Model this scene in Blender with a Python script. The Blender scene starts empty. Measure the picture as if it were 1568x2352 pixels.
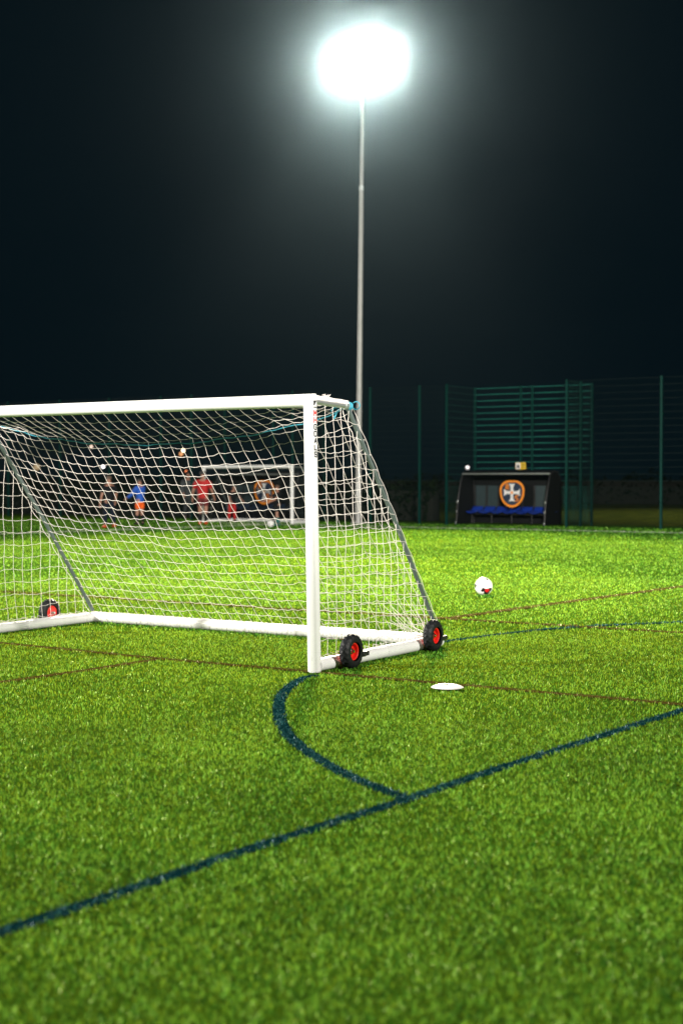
import bpy, math, random
import numpy as np
from mathutils import Vector, Matrix

sc = bpy.context.scene
COL = sc.collection
rnd = random.Random(7)
rng = np.random.default_rng(11)
R = math.radians

# ------------------------------------------------------------------ camera
CAM_H = 1.45
PITCH = math.atan(76 / 3267)
cam = bpy.data.cameras.new("camera")
cam.sensor_width = 36
cam.lens = 50
cam.clip_start = 0.1
cam.clip_end = 1500
cam.dof.use_dof = True
cam.dof.focus_distance = 11.2
cam.dof.aperture_fstop = 2.0
camo = bpy.data.objects.new("camera", cam)
COL.objects.link(camo)
camo.location = (0, 0, CAM_H)
camo.rotation_euler = (math.pi / 2 - PITCH, 0, 0)
sc.camera = camo

# ------------------------------------------------------------------ night sky, exposure
w = bpy.data.worlds.new("World")
sc.world = w
w.use_nodes = True
bg = w.node_tree.nodes["Background"]
bg.inputs[0].default_value = (0.16, 0.66, 1.0, 1)
bg.inputs[1].default_value = 0.0068
sc.view_settings.view_transform = 'Standard'
sc.view_settings.look = 'None'
sc.view_settings.exposure = 0
sc.view_settings.gamma = 1
sc.view_settings.use_curve_mapping = False
sc.cycles.use_denoising = True
sc.cycles.max_bounces = 6
sc.cycles.sample_clamp_indirect = 4

# ------------------------------------------------------------------ floodlight levels (W per mast)
E_SPILL = 33000
E_NEAR = 46000
E_LONG = 100000      # the mast in the picture
E_LEFT = 96000
E_RIGHT = 70000
E_BACK = 160000
E_FAR = 40000
E_NEXT = 4500      # lamp of the neighbouring ground
HAZE_D = 0.00040

# field frame: U runs along the fence and the goal mouths, S across the pitch, away from the camera
U = Vector((0.8438, -0.5367, 0))
S = Vector((0.5367, 0.8438, 0))
O = Vector((0, 47.07, 0))
ROTZ = math.atan2(U.y, U.x)


def F(a, b, z=0.0):
    p = O + U * a + S * b
    return Vector((p.x, p.y, z))


def ray(px, py):
    d = Vector(((px - 784) / 3267, 1, -(py - 1176) / 3267))
    c, s_ = math.cos(PITCH), math.sin(PITCH)
    return Vector((d.x, d.y * c + d.z * s_, -d.y * s_ + d.z * c))


def G(px, py, z=0.0):
    d = ray(px, py)
    t = (z - CAM_H) / d.z
    return Vector((d.x * t, d.y * t, z))


def AT(px, py, D):
    d = ray(px, py)
    t = D / d.y
    return Vector((d.x * t, D, CAM_H + d.z * t))


# ------------------------------------------------------------------ materials
def pm(name, col, rough=0.5, metal=0.0, spec=0.5, var=0.12, scale=20.0, bump=0.0, coat=0.0, emit=None):
    m = bpy.data.materials.new(name)
    m.use_nodes = True
    nt = m.node_tree
    b = nt.nodes["Principled BSDF"]
    b.inputs["Roughness"].default_value = rough
    b.inputs["Metallic"].default_value = metal
    b.inputs["Specular IOR Level"].default_value = spec
    b.inputs["Coat Weight"].default_value = coat
    tc = nt.nodes.new("ShaderNodeTexCoord")
    nz = nt.nodes.new("ShaderNodeTexNoise")
    nz.inputs["Scale"].default_value = scale
    nz.inputs["Detail"].default_value = 5
    nt.links.new(tc.outputs["Object"], nz.inputs["Vector"])
    mx = nt.nodes.new("ShaderNodeMix")
    mx.data_type = 'RGBA'
    mx.inputs[6].default_value = tuple(c * (1 - var) for c in col) + (1,)
    mx.inputs[7].default_value = tuple(min(1, c * (1 + var)) for c in col) + (1,)
    nt.links.new(nz.outputs["Fac"], mx.inputs[0])
    nt.links.new(mx.outputs[2], b.inputs["Base Color"])
    if bump:
        bp = nt.nodes.new("ShaderNodeBump")
        bp.inputs["Strength"].default_value = bump
        bp.inputs["Distance"].default_value = 0.01
        nt.links.new(nz.outputs["Fac"], bp.inputs["Height"])
        nt.links.new(bp.outputs[0], b.inputs["Normal"])
    if emit:
        b.inputs["Emission Color"].default_value = tuple(emit[0]) + (1,)
        b.inputs["Emission Strength"].default_value = emit[1]
    return m


def blade_mat(name, dark, mid, light, trans=0.16, tcol=None, rough=0.34, gloss=(0.0, 0.12), sheen=(.95, .95, .55), patch=0.25):
    """Artificial turf: per blade tone plus broad patches of slightly different pile."""
    m = bpy.data.materials.new(name)
    m.use_nodes = True
    nt = m.node_tree
    nt.nodes.remove(nt.nodes["Principled BSDF"])
    b = nt.nodes.new("ShaderNodeBsdfDiffuse")
    gl = nt.nodes.new("ShaderNodeBsdfGlossy")
    gl.inputs["Roughness"].default_value = rough
    gl.inputs["Color"].default_value = sheen + (1,)
    out = nt.nodes["Material Output"]
    at = nt.nodes.new("ShaderNodeAttribute")
    at.attribute_name = "tone"
    geo = nt.nodes.new("ShaderNodeNewGeometry")
    nz = nt.nodes.new("ShaderNodeTexNoise")
    nz.inputs["Scale"].default_value = 0.9
    nz.inputs["Detail"].default_value = 6
    nz.inputs["Roughness"].default_value = 0.65
    nt.links.new(geo.outputs["Position"], nz.inputs["Vector"])
    ad = nt.nodes.new("ShaderNodeMath")
    ad.operation = 'MULTIPLY_ADD'
    ad.inputs[1].default_value = patch * 2
    ad.inputs[2].default_value = -patch
    nt.links.new(nz.outputs["Fac"], ad.inputs[0])
    a2 = nt.nodes.new("ShaderNodeMath")
    a2.operation = 'ADD'
    nt.links.new(at.outputs["Fac"], a2.inputs[0])
    nt.links.new(ad.outputs[0], a2.inputs[1])
    rp = nt.nodes.new("ShaderNodeValToRGB")
    e = rp.color_ramp.elements
    e[0].position = 0.0
    e[0].color = dark + (1,)
    e[1].position = 1.0
    e[1].color = light + (1,)
    k = e.new(0.5)
    k.color = mid + (1,)
    nt.links.new(a2.outputs[0], rp.inputs[0])
    nt.links.new(rp.outputs[0], b.inputs["Color"])
    mr = nt.nodes.new("ShaderNodeMapRange")
    mr.inputs[1].default_value, mr.inputs[2].default_value = .5, .95
    mr.inputs[3].default_value, mr.inputs[4].default_value = gloss
    nt.links.new(at.outputs["Fac"], mr.inputs[0])
    tr = nt.nodes.new("ShaderNodeBsdfTranslucent")
    if tcol:
        tm = nt.nodes.new("ShaderNodeMix")
        tm.data_type = 'RGBA'
        tm.inputs[6].default_value = tuple(c * .25 for c in tcol) + (1,)
        tm.inputs[7].default_value = tcol + (1,)
        nt.links.new(a2.outputs[0], tm.inputs[0])
        nt.links.new(tm.outputs[2], tr.inputs[0])
    else:
        nt.links.new(rp.outputs[0], tr.inputs[0])
    ms = nt.nodes.new("ShaderNodeMixShader")
    ms.inputs[0].default_value = trans
    nt.links.new(b.outputs[0], ms.inputs[1])
    nt.links.new(tr.outputs[0], ms.inputs[2])
    m2 = nt.nodes.new("ShaderNodeMixShader")
    nt.links.new(mr.outputs[0], m2.inputs[0])
    nt.links.new(ms.outputs[0], m2.inputs[1])
    nt.links.new(gl.outputs[0], m2.inputs[2])
    nt.links.new(m2.outputs[0], out.inputs[0])
    return m


M = {}
M['turf'] = blade_mat('turf', (0.001, 0.028, 0.014), (0.007, 0.165, 0.016), (0.24, 0.58, 0.06), trans=.22, tcol=(.64, .60, .01), gloss=(.0, .045), sheen=(.90, .95, .45), patch=.5)
M['turf_blue'] = blade_mat('turf_blue', (0.002, 0.018, 0.019), (0.004, 0.034, 0.036), (0.03, 0.13, 0.13), gloss=(0, .05), patch=0.2, sheen=(.7, .9, 1))
M['turf_brown'] = blade_mat('turf_brown', (0.03, 0.03, 0.006), (0.07, 0.055, 0.012), (0.16, 0.12, 0.03), patch=0.2)
M['turf_white'] = blade_mat('turf_white', (0.35, 0.38, 0.3), (0.5, 0.52, 0.42), (0.7, 0.72, 0.6), patch=0.2)
for k_, c_ in (('blue', (.003, .022, .026)), ('brown', (.06, .045, .01)), ('white', (.4, .42, .34))):
    M['turf_%s_back' % k_] = pm('turf_%s_back' % k_, c_, 1.0, spec=0.0, var=.4, scale=60)
M['white'] = pm('white_paint', (0.80, 0.80, 0.80), 0.32, var=0.03, scale=6, coat=0.2)
def scuff(m, colr, lo, hi, scale):
    nt = m.node_tree
    b = nt.nodes["Principled BSDF"]
    src = b.inputs["Base Color"].links[0].from_socket
    tc = nt.nodes.new("ShaderNodeTexCoord")
    mp = nt.nodes.new("ShaderNodeMapping")
    mp.inputs["Scale"].default_value = (1, 1, .35)
    nt.links.new(tc.outputs["Object"], mp.inputs[0])
    nz = nt.nodes.new("ShaderNodeTexNoise")
    nz.inputs["Scale"].default_value = scale
    nz.inputs["Detail"].default_value = 8
    nz.inputs["Roughness"].default_value = .7
    nt.links.new(mp.outputs[0], nz.inputs["Vector"])
    mr = nt.nodes.new("ShaderNodeMapRange")
    mr.inputs[1].default_value, mr.inputs[2].default_value = lo, hi
    mr.inputs[3].default_value, mr.inputs[4].default_value = 0, .75
    nt.links.new(nz.outputs["Fac"], mr.inputs[0])
    mx = nt.nodes.new("ShaderNodeMix")
    mx.data_type = 'RGBA'
    nt.links.new(mr.outputs[0], mx.inputs[0])
    nt.links.new(src, mx.inputs[6])
    mx.inputs[7].default_value = colr + (1,)
    nt.links.new(mx.outputs[2], b.inputs["Base Color"])


scuff(M['white'], (.42, .42, .38), .62, .74, 16)
M['offwhite'] = pm('worn_white', (0.76, 0.76, 0.755), 0.4, var=0.08, scale=12)
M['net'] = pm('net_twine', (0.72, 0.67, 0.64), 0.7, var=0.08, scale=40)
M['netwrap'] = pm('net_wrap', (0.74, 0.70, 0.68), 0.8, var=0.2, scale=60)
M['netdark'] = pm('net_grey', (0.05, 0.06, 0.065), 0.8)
M['brace'] = pm('galvanised_brace', (0.13, 0.165, 0.165), 0.4, 0.4, var=0.15)
M['alu'] = pm('aluminium', (0.55, 0.58, 0.57), 0.35, 0.8, var=0.1)
M['galv'] = pm('galvanised_pole', (0.42, 0.415, 0.41), 0.5, 0.2, var=0.12, scale=4)
M['rubber'] = pm('rubber', (0.006, 0.007, 0.009), 0.55, spec=.3, var=0.3, scale=60, bump=0.1)
M['red'] = pm('red_rim', (0.72, 0.018, 0.012), 0.28, var=0.06, coat=0.4)
M['chrome'] = pm('steel_hub', (0.6, 0.6, 0.58), 0.2, 1.0)
M['bracket'] = pm('pale_bracket', (0.42, 0.50, 0.46), 0.45)
M['black'] = pm('black_plastic', (0.012, 0.012, 0.013), 0.5, var=0.2)
M['dark'] = pm('dark_panel', (0.003, 0.004, 0.0045), 0.7, spec=.2, var=0.2)
M['cord'] = pm('teal_cord', (0.02, 0.24, 0.33), 0.6)
M['ink_black'] = pm('ink_black', (0.01, 0.01, 0.012), 0.5)
M['ink_red'] = pm('ink_red', (0.62, 0.03, 0.03), 0.5)
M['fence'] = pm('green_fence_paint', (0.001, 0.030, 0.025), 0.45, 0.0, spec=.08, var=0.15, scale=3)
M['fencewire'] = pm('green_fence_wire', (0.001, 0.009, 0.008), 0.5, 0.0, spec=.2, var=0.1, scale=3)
M['fencewire_halflit'] = pm('halflit_green_wire', (0.005, 0.065, 0.053), 0.4, 0.0, spec=.2, var=0.2, scale=3)  # same wire, its colour set for the weaker light on the recess returns
M['fencewire_lit'] = pm('lit_green_wire', (0.03, 0.27, 0.22), 0.3, 0.1, var=0.35, scale=2, coat=0.35)  # lighter copy of the wire; floodlight on the recess back put into its colour
M['poly'] = pm('clear_back_panel', (0.026, 0.043, 0.048), 0.35, var=0.25, scale=8)
M['seat'] = pm('blue_seat', (0.008, 0.032, 0.26), 0.3, var=0.08, coat=0.4)
M['orange'] = pm('orange_print', (0.85, 0.26, 0.01), 0.6, var=0.05)
M['navy'] = pm('navy_print', (0.006, 0.02, 0.05), 0.6)
M['cream'] = pm('white_print', (0.72, 0.70, 0.70), 0.6, var=0.05)
M['yellow'] = pm('sign_yellow', (0.72, 0.46, 0.02), 0.5, var=0.05)
M['skin'] = pm('skin', (0.36, 0.18, 0.125), 0.55, var=0.06)
M['hair'] = pm('brown_hair', (0.10, 0.06, 0.04), 0.6, var=0.4, scale=80)
M['hair_dark'] = pm('dark_hair', (0.02, 0.015, 0.012), 0.6, var=0.4, scale=80)
M['cloth_black'] = pm('black_cloth', (0.006, 0.007, 0.009), 0.85, spec=.2, var=0.3, bump=0.2)
M['cloth_navy'] = pm('navy_cloth', (0.006, 0.010, 0.022), 0.85, spec=.2, var=0.3, bump=0.2)
M['cloth_blue'] = pm('blue_cloth', (0.008, 0.085, 0.46), 0.7, var=0.25, bump=0.2)
M['cloth_orange'] = pm('orange_cloth', (0.95, 0.12, 0.004), 0.7, var=0.2, bump=0.2)
M['cloth_red'] = pm('red_cloth', (0.42, 0.007, 0.008), 0.75, var=0.25, bump=0.2)
M['cloth_maroon'] = pm('maroon_cloth', (0.13, 0.012, 0.014), 0.75, var=0.25, bump=0.2)
M['cloth_grey'] = pm('grey_cloth', (0.055, 0.062, 0.068), 0.8, var=0.3, bump=0.2)
M['cloth_teal'] = pm('teal_sock', (0.01, 0.10, 0.09), 0.8)
M['shoe_orange'] = pm('orange_boot', (0.85, 0.09, 0.015), 0.45)
M['eye'] = pm('eye', (0.02, 0.02, 0.02), 0.2)
M['leaf'] = blade_mat('hedge_leaf', (0.003, 0.006, 0.002), (0.006, 0.012, 0.004), (0.012, 0.022, 0.007), trans=0.1, gloss=(0, 0))
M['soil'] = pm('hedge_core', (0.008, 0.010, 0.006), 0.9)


# ------------------------------------------------------------------ mesh helpers
class MB:
    def __init__(self):
        self.v, self.f = [], []

    def add(self, vs, fs):
        n = len(self.v)
        self.v += [tuple(p) for p in vs]
        self.f += [tuple(i + n for i in q) for q in fs]
        return self

    def box(self, c, s, mat=None):
        c = Vector(c)
        vs = []
        for x in (-.5, .5):
            for y in (-.5, .5):
                for z in (-.5, .5):
                    p = Vector((x * s[0], y * s[1], z * s[2]))
                    if mat:
                        p = mat @ p
                    vs.append(c + p)
        return self.add(vs, [(0, 1, 3, 2), (4, 6, 7, 5), (0, 4, 5, 1), (2, 3, 7, 6), (0, 2, 6, 4), (1, 5, 7, 3)])

    def tube(self, pts, r, n=8, cap=True, closed=False, flat=None):
        pts = [Vector(p) for p in pts]
        N = len(pts)
        rs = r if isinstance(r, (list, tuple)) else [r] * N
        T = []
        for i in range(N):
            if closed:
                t = pts[(i + 1) % N] - pts[i - 1]
            else:
                t = pts[min(i + 1, N - 1)] - pts[max(i - 1, 0)]
            T.append(t.normalized() if t.length > 1e-9 else Vector((0, 0, 1)))
        a = Vector((0, 0, 1)) if abs(T[0].z) < 0.9 else Vector((1, 0, 0))
        nrm = (a - T[0] * a.dot(T[0])).normalized()
        vs = []
        for i in range(N):
            nrm = nrm - T[i] * nrm.dot(T[i])
            if nrm.length < 1e-6:
                nrm = T[i].orthogonal()
            nrm.normalize()
            bi = T[i].cross(nrm)
            fy = 1.0 if flat is None else flat
            for k in range(n):
                an = 2 * math.pi * k / n
                vs.append(pts[i] + nrm * (math.cos(an) * rs[i]) + bi * (math.sin(an) * rs[i] * fy))
        fs = []
        for i in range(N if closed else N - 1):
            j = (i + 1) % N
            for k in range(n):
                l = (k + 1) % n
                fs.append((i * n + k, i * n + l, j * n + l, j * n + k))
        if cap and not closed:
            fs.append(tuple(range(n - 1, -1, -1)))
            fs.append(tuple((N - 1) * n + k for k in range(n)))
        return self.add(vs, fs)

    def lathe(self, prof, n, mat, wob=None):
        """profile of (radius, height) spun round local z, placed by mat"""
        vs, fs = [], []
        P = len(prof)
        for k in range(n):
            a = 2 * math.pi * k / n
            for j, (r, z) in enumerate(prof):
                rr = r + (wob(k, j) if wob else 0)
                vs.append(mat @ Vector((math.cos(a) * rr, math.sin(a) * rr, z)))
        for k in range(n):
            l = (k + 1) % n
            for j in range(P - 1):
                fs.append((k * P + j, l * P + j, l * P + j + 1, k * P + j + 1))
        return self.add(vs, fs)

    def prism(self, poly, d0, d1, mat):
        """2-D outline (x, z) pulled along local y from d0 to d1"""
        n = len(poly)
        vs = [mat @ Vector((x, d0, z)) for x, z in poly] + [mat @ Vector((x, d1, z)) for x, z in poly]
        fs = [tuple(range(n)), tuple(range(2 * n - 1, n - 1, -1))]
        for i in range(n):
            j = (i + 1) % n
            fs.append((i, i + n, j + n, j))
        return self.add(vs, fs)

    def build(self, name, mat, parent=None, smooth=True, bevel=0.0, ang=40):
        me = bpy.data.meshes.new(name)
        me.from_pydata(self.v, [], self.f)
        me.materials.append(mat)
        if smooth:
            me.polygons.foreach_set("use_smooth", [True] * len(me.polygons))
            me.set_sharp_from_angle(angle=R(ang))
        me.update()
        o = bpy.data.objects.new(name, me)
        COL.objects.link(o)
        if parent:
            o.parent = parent
        if bevel:
            b = o.modifiers.new("bevel", 'BEVEL')
            b.width = bevel
            b.segments = 2
            b.limit_method = 'ANGLE'
        return o


I4 = Matrix.Identity(4)


def tag(o, label=None, cat=None, group=None, kind=None):
    if label:
        o["label"] = label
    if cat:
        o["category"] = cat
    if group:
        o["group"] = group
    if kind:
        o["kind"] = kind
    return o


def empty(name, loc, rz=0.0):
    o = bpy.data.objects.new(name, None)
    o.empty_display_size = 0.1
    COL.objects.link(o)
    o.location = loc
    o.rotation_euler = (0, 0, rz)
    return o


def children(o):
    return [c for c in bpy.data.objects if c.parent == o]


def copy_tree(o, parent=None):
    c = o.copy()
    COL.objects.link(c)
    c.parent = parent
    for ch in children(o):
        copy_tree(ch, c)
    return c


# ------------------------------------------------------------------ ground
def sheet(name, corners, z, mat, kind='structure', div=1):
    me = bpy.data.meshes.new(name)
    me.from_pydata([(p.x, p.y, z) for p in corners], [], [tuple(range(len(corners)))])
    me.materials.append(mat)
    o = bpy.data.objects.new(name, me)
    COL.objects.link(o)
    return tag(o, kind=kind)


def ground_mat(name, c1, c2, c3, scale):
    m = bpy.data.materials.new(name)
    m.use_nodes = True
    nt = m.node_tree
    b = nt.nodes["Principled BSDF"]
    b.inputs["Roughness"].default_value = 0.8
    b.inputs["Specular IOR Level"].default_value = 0.0
    geo = nt.nodes.new("ShaderNodeNewGeometry")
    n1 = nt.nodes.new("ShaderNodeTexNoise")
    n1.inputs["Scale"].default_value = scale
    n1.inputs["Detail"].default_value = 4
    n2 = nt.nodes.new("ShaderNodeTexNoise")
    n2.inputs["Scale"].default_value = 0.7
    n2.inputs["Detail"].default_value = 5
    for n in (n1, n2):
        nt.links.new(geo.outputs["Position"], n.inputs["Vector"])
    rp = nt.nodes.new("ShaderNodeValToRGB")
    e = rp.color_ramp.elements
    e[0].position, e[0].color = 0.3, c1 + (1,)
    e[1].position, e[1].color = 0.75, c3 + (1,)
    k = e.new(0.52)
    k.color = c2 + (1,)
    mx = nt.nodes.new("ShaderNodeMath")
    mx.operation = 'MULTIPLY_ADD'
    mx.inputs[1].default_value = 0.35
    nt.links.new(n2.outputs["Fac"], mx.inputs[0])
    m2 = nt.nodes.new("ShaderNodeMath")
    m2.operation = 'MULTIPLY'
    m2.inputs[1].default_value = 0.65
    nt.links.new(n1.outputs["Fac"], m2.inputs[0])
    nt.links.new(m2.outputs[0], mx.inputs[2])
    nt.links.new(mx.outputs[0], rp.inputs[0])
    nt.links.new(rp.outputs[0], b.inputs["Base Color"])
    bp = nt.nodes.new("ShaderNodeBump")
    bp.inputs["Strength"].default_value = 0.6
    bp.inputs["Distance"].default_value = 0.03
    nt.links.new(n1.outputs["Fac"], bp.inputs["Height"])
    nt.links.new(bp.outputs[0], b.inputs["Normal"])
    return m


M['field'] = ground_mat('rough_field', (0.035, 0.052, 0.006), (0.075, 0.095, 0.010), (0.15, 0.16, 0.02), 1.6)
M['pitch'] = ground_mat('pitch_base', (0.02, 0.06, 0.004), (0.05, 0.12, 0.006), (0.10, 0.18, 0.012), 60.0)

sheet('field', [Vector((-170, -60, 0)), Vector((170, -60, 0)), Vector((170, 190, 0)), Vector((-170, 190, 0))], -0.02, M['field'])
sheet('pitch', [F(-60, -75), F(45, -75), F(45, 2.6), F(-60, 2.6)], 0.0, M['pitch'])

# painted lines: (points on the ground, width, colour)
def smooth(pts, n=10):
    out = []
    P = [pts[0] * 2 - pts[1]] + pts + [pts[-1] * 2 - pts[-2]]
    for i in range(1, len(P) - 2):
        for k in range(n):
            t = k / n
            a, b, c, d = P[i - 1], P[i], P[i + 1], P[i + 2]
            out.append(0.5 * ((2 * b) + (c - a) * t + (2 * a - 5 * b + 4 * c - d) * t * t + (3 * b - a - 3 * c + d) * t ** 3))
    out.append(pts[-1])
    return out


def ext(pts, a=0.0, b=0.0):
    d0 = (pts[0] - pts[1]).normalized()
    d1 = (pts[-1] - pts[-2]).normalized()
    return [pts[0] + d0 * a] + pts[1:-1] + [pts[-1] + d1 * b]


gp = lambda *xy: [G(x, y) for x, y in xy]
arc_pts = smooth(gp((725, 1552), (690, 1562), (655, 1588), (641, 1615), (642, 1650), (660, 1688), (700, 1724), (760, 1763), (830, 1797), (900, 1824), (936, 1838)))
big_pts = ext(smooth(gp((0, 2145), (150, 2095), (400, 2012), (550, 1960), (750, 1896), (935, 1838), (1120, 1775), (1330, 1708), (1568, 1632))), 3, 6)
LINES = [
    ('straight blue line running diagonally across the near turf', big_pts, 0.075, 'turf_blue'),
    ('curved blue arc from the goal post to the straight blue line', arc_pts, 0.078, 'turf_blue'),
    ('thin blue line curving away right from behind the rear goal wheel', ext(smooth(gp((1015, 1476), (1055, 1470), (1200, 1452), (1350, 1440), (1568, 1430))), 0, 5), 0.075, 'turf_blue'),
    ('brown line passing under the foot of the goal post', ext(gp((0, 1478), (375, 1515), (722, 1545), (1000, 1570), (1568, 1620)), 4, 3), 0.085, 'turf_brown'),
    ('brown line forking off the post line towards the left edge', ext(gp((0, 1569), (200, 1541), (372, 1514)), 3, 0), 0.085, 'turf_brown'),
    ('dark brown line across the turf behind the goal', ext(gp((0, 1360), (350, 1381), (700, 1403), (1120, 1428), (1568, 1455)), 4, 4), 0.11, 'turf_brown'),
    ('dark brown line rising to the right beyond the ball', ext(gp((1020, 1423), (1200, 1398), (1400, 1371), (1568, 1348)), 0, 6), 0.13, 'turf_brown'),
    ('white touchline in front of the fence and dugouts', [F(-2.8, -2.75), F(30, -2.75)], 0.24, 'turf_white'),
    ('white line crossing the turf behind the net to the touchline', ext(gp((0, 1227), (453, 1211)), 6, 3.6), 0.30, 'turf_white'),
]


def seg_dist(P, pts):
    d = np.full(len(P), 1e9)
    Q = np.array([(p.x, p.y) for p in pts])
    for a, b in zip(Q[:-1], Q[1:]):
        ab = b - a
        L = (ab ** 2).sum()
        if L < 1e-9:
            continue
        t = np.clip(((P - a) @ ab) / L, 0, 1)
        q = a + t[:, None] * ab
        d = np.minimum(d, np.hypot(*(P - q).T))
    return d


# turf blades: one bent strip each, finer near the camera
def scatter(d0, d1, dens, half=0.37):
    mg = 1.6
    n = int((half * (d1 * d1 - d0 * d0) + 2 * mg * (d1 - d0)) * dens)
    d = np.sqrt(rng.uniform(d0 * d0, d1 * d1, n))
    x = (d * half + mg) * rng.uniform(-1, 1, n)
    return np.stack([x, d], 1)


def scatter_line(pts, wdt, d0, d1, dens):
    out = []
    for a, b in zip(pts[:-1], pts[1:]):
        L = (b - a).length
        n = rng.poisson(L * wdt * dens)
        t = rng.uniform(0, 1, n)
        s_ = rng.uniform(-.5, .5, n) * wdt + rng.normal(0, .009, n)
        nx, ny = -(b - a).y / L, (b - a).x / L
        out.append(np.stack([a.x + (b.x - a.x) * t + nx * s_, a.y + (b.y - a.y) * t + ny * s_], 1))
    P = np.concatenate(out)
    return P[(P[:, 1] >= d0) & (P[:, 1] < d1)]


def cell_rand(P, cell, seed):
    i = np.floor(P[:, 0] / cell + 1000).astype(np.int64)
    j = np.floor(P[:, 1] / cell + 1000).astype(np.int64)
    h = (i * 73856093) ^ (j * 19349663) ^ (seed * 83492791)
    h = (h ^ (h >> 13)) * 1274126177
    return ((h ^ (h >> 16)) & 0xFFFF) / 65535.0


def blades(P, wd, ln, lean, cell=.02):
    n = len(P)
    Pw = P + rng.normal(0, cell * .22, P.shape)
    c1, c2 = cell_rand(Pw, cell, 3), cell_rand(Pw, cell, 8)
    az = c1 * 2 * np.pi + rng.normal(0, .9, n)
    face = rng.uniform(0, 2 * np.pi, n)
    L = ln * rng.uniform(0.7, 1.2, n) * (.35 + 1.05 * c2)
    tone = np.clip(.43 + 1.1 * (c2 - .5) + rng.normal(0, .23, n), 0, 1)
    k = lean * rng.uniform(0.25, 1.3, n)
    W = wd * rng.uniform(0.7, 1.3, n) / 2
    dx, dy = np.cos(az), np.sin(az)
    wx, wy = np.cos(face) * W, np.sin(face) * W
    v = np.zeros((n, 5, 3))
    v[:, 0] = np.stack([P[:, 0] - wx, P[:, 1] - wy, np.full(n, -0.002)], 1)
    v[:, 1] = np.stack([P[:, 0] + wx, P[:, 1] + wy, np.full(n, -0.002)], 1)
    mx, my, mz = P[:, 0] + dx * L * k * .35, P[:, 1] + dy * L * k * .35, L * .58
    v[:, 2] = np.stack([mx - wx * .9, my - wy * .9, mz], 1)
    v[:, 3] = np.stack([mx + wx * .9, my + wy * .9, mz], 1)
    tz = L * (1.0 - 0.35 * np.minimum(k, 1.2))
    v[:, 4] = np.stack([P[:, 0] + dx * L * k, P[:, 1] + dy * L * k, tz], 1)
    return v.reshape(-1, 3), tone


def blade_mesh(name, V, mat, extra=None, tone=None, back=None):
    """V: (5n,3). extra: list of (verts, quads) base strips put in the same mesh."""
    n = len(V) // 5
    base = np.arange(n)[:, None] * 5
    quads = (base + np.array([0, 1, 3, 2])).astype(np.int32)
    tris = (base + np.array([2, 3, 4])).astype(np.int32)
    ev, eq = extra if extra else (np.zeros((0, 3)), np.zeros((0, 4), np.int32))
    allv = np.concatenate([V, ev])
    eq = eq + len(V)
    loops = np.concatenate([quads.ravel(), eq.ravel(), tris.ravel()]).astype(np.int32)
    sizes = np.concatenate([np.full(n, 4), np.full(len(eq), 4), np.full(n, 3)]).astype(np.int32)
    starts = np.concatenate([[0], np.cumsum(sizes)[:-1]]).astype(np.int32)
    me = bpy.data.meshes.new(name)
    me.vertices.add(len(allv))
    me.vertices.foreach_set("co", allv.astype(np.float32).ravel())
    me.loops.add(len(loops))
    me.loops.foreach_set("vertex_index", loops)
    me.polygons.add(len(sizes))
    me.polygons.foreach_set("loop_start", starts)
    me.polygons.foreach_set("loop_total", sizes)
    me.polygons.foreach_set("use_smooth", np.ones(len(sizes), bool))
    me.update(calc_edges=True)
    t = np.clip(rng.normal(0.45, 0.22, n), 0, 1) if tone is None else tone
    # the root of each blade is the same colour as its tip: one tone per blade
    tv = np.concatenate([np.repeat(t, 5), np.full(len(ev), 0.3)]).astype(np.float32)
    a = me.attributes.new("tone", 'FLOAT', 'POINT')
    a.data.foreach_set("value", tv)
    me.materials.append(mat)
    if len(ev):
        me.materials.append(back)
        mi = np.zeros(len(sizes), np.int32)
        mi[n:n + len(eq)] = 1
        me.polygons.foreach_set('material_index', mi)
    o = bpy.data.objects.new(name, me)
    COL.objects.link(o)
    return o


LOD = [(2.2, 5.5, 15000, .0024, .019), (5.5, 8.5, 11000, .0028, .019), (8.5, 13.5, 5600, .0037, .020), (13.5, 21, 1900, .0058, .023),
       (21, 33, 560, .0095, .025), (33, 51, 170, .016, .027)]
grassV = []
lineV = [[] for _ in LINES]
for (d0, d1, den, wd, ln) in LOD:
    cl = max(.014, d0 * .0018)
    P = scatter(d0, d1, den)
    rel_s = (P[:, 0] - O.x) * S.x + (P[:, 1] - O.y) * S.y
    P = P[rel_s < 0.4]
    used = np.zeros(len(P), bool)
    for i, (lab, pts, wdt, mk) in enumerate(LINES):
        used |= seg_dist(P, pts) + rng.normal(0, 0.006, len(P)) < wdt / 2
        Q = scatter_line(pts, wdt, d0, d1, den * (1.3 if d0 < 13 else 4))
        if len(Q):
            lineV[i].append(blades(Q, wd, ln * .95, 1.0, cl))
    grassV.append(blades(P[~used], wd, ln, 1.0, cl))
g = blade_mesh('grass', np.concatenate([v for v, t in grassV]), M['turf'], tone=np.concatenate([t for v, t in grassV]))
tag(g, 'short green artificial grass covering the pitch', 'grass', kind='stuff')
for (lab, pts, wdt, mk), V in zip(LINES, lineV):
    n = len(pts)
    ev, eq = [], []
    for i, p in enumerate(pts):
        t = (pts[min(i + 1, n - 1)] - pts[max(i - 1, 0)]).normalized()
        s_ = Vector((-t.y, t.x, 0)) * (wdt / 2)
        zz = 0.004 + 0.001 * LINES.index((lab, pts, wdt, mk)) * .6
        ev += [(p.x + s_.x, p.y + s_.y, zz), (p.x - s_.x, p.y - s_.y, zz)]
        if i:
            k = 2 * i
            eq.append((k - 2, k - 1, k + 1, k))
    o = blade_mesh('pitch_line', np.concatenate([v for v, t in V]), M[mk], tone=np.concatenate([t for v, t in V]), extra= (np.array(ev), np.array(eq, np.int32)), back=M[mk + '_back'])
    tag(o, lab, 'pitch line', kind='structure')


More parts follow.
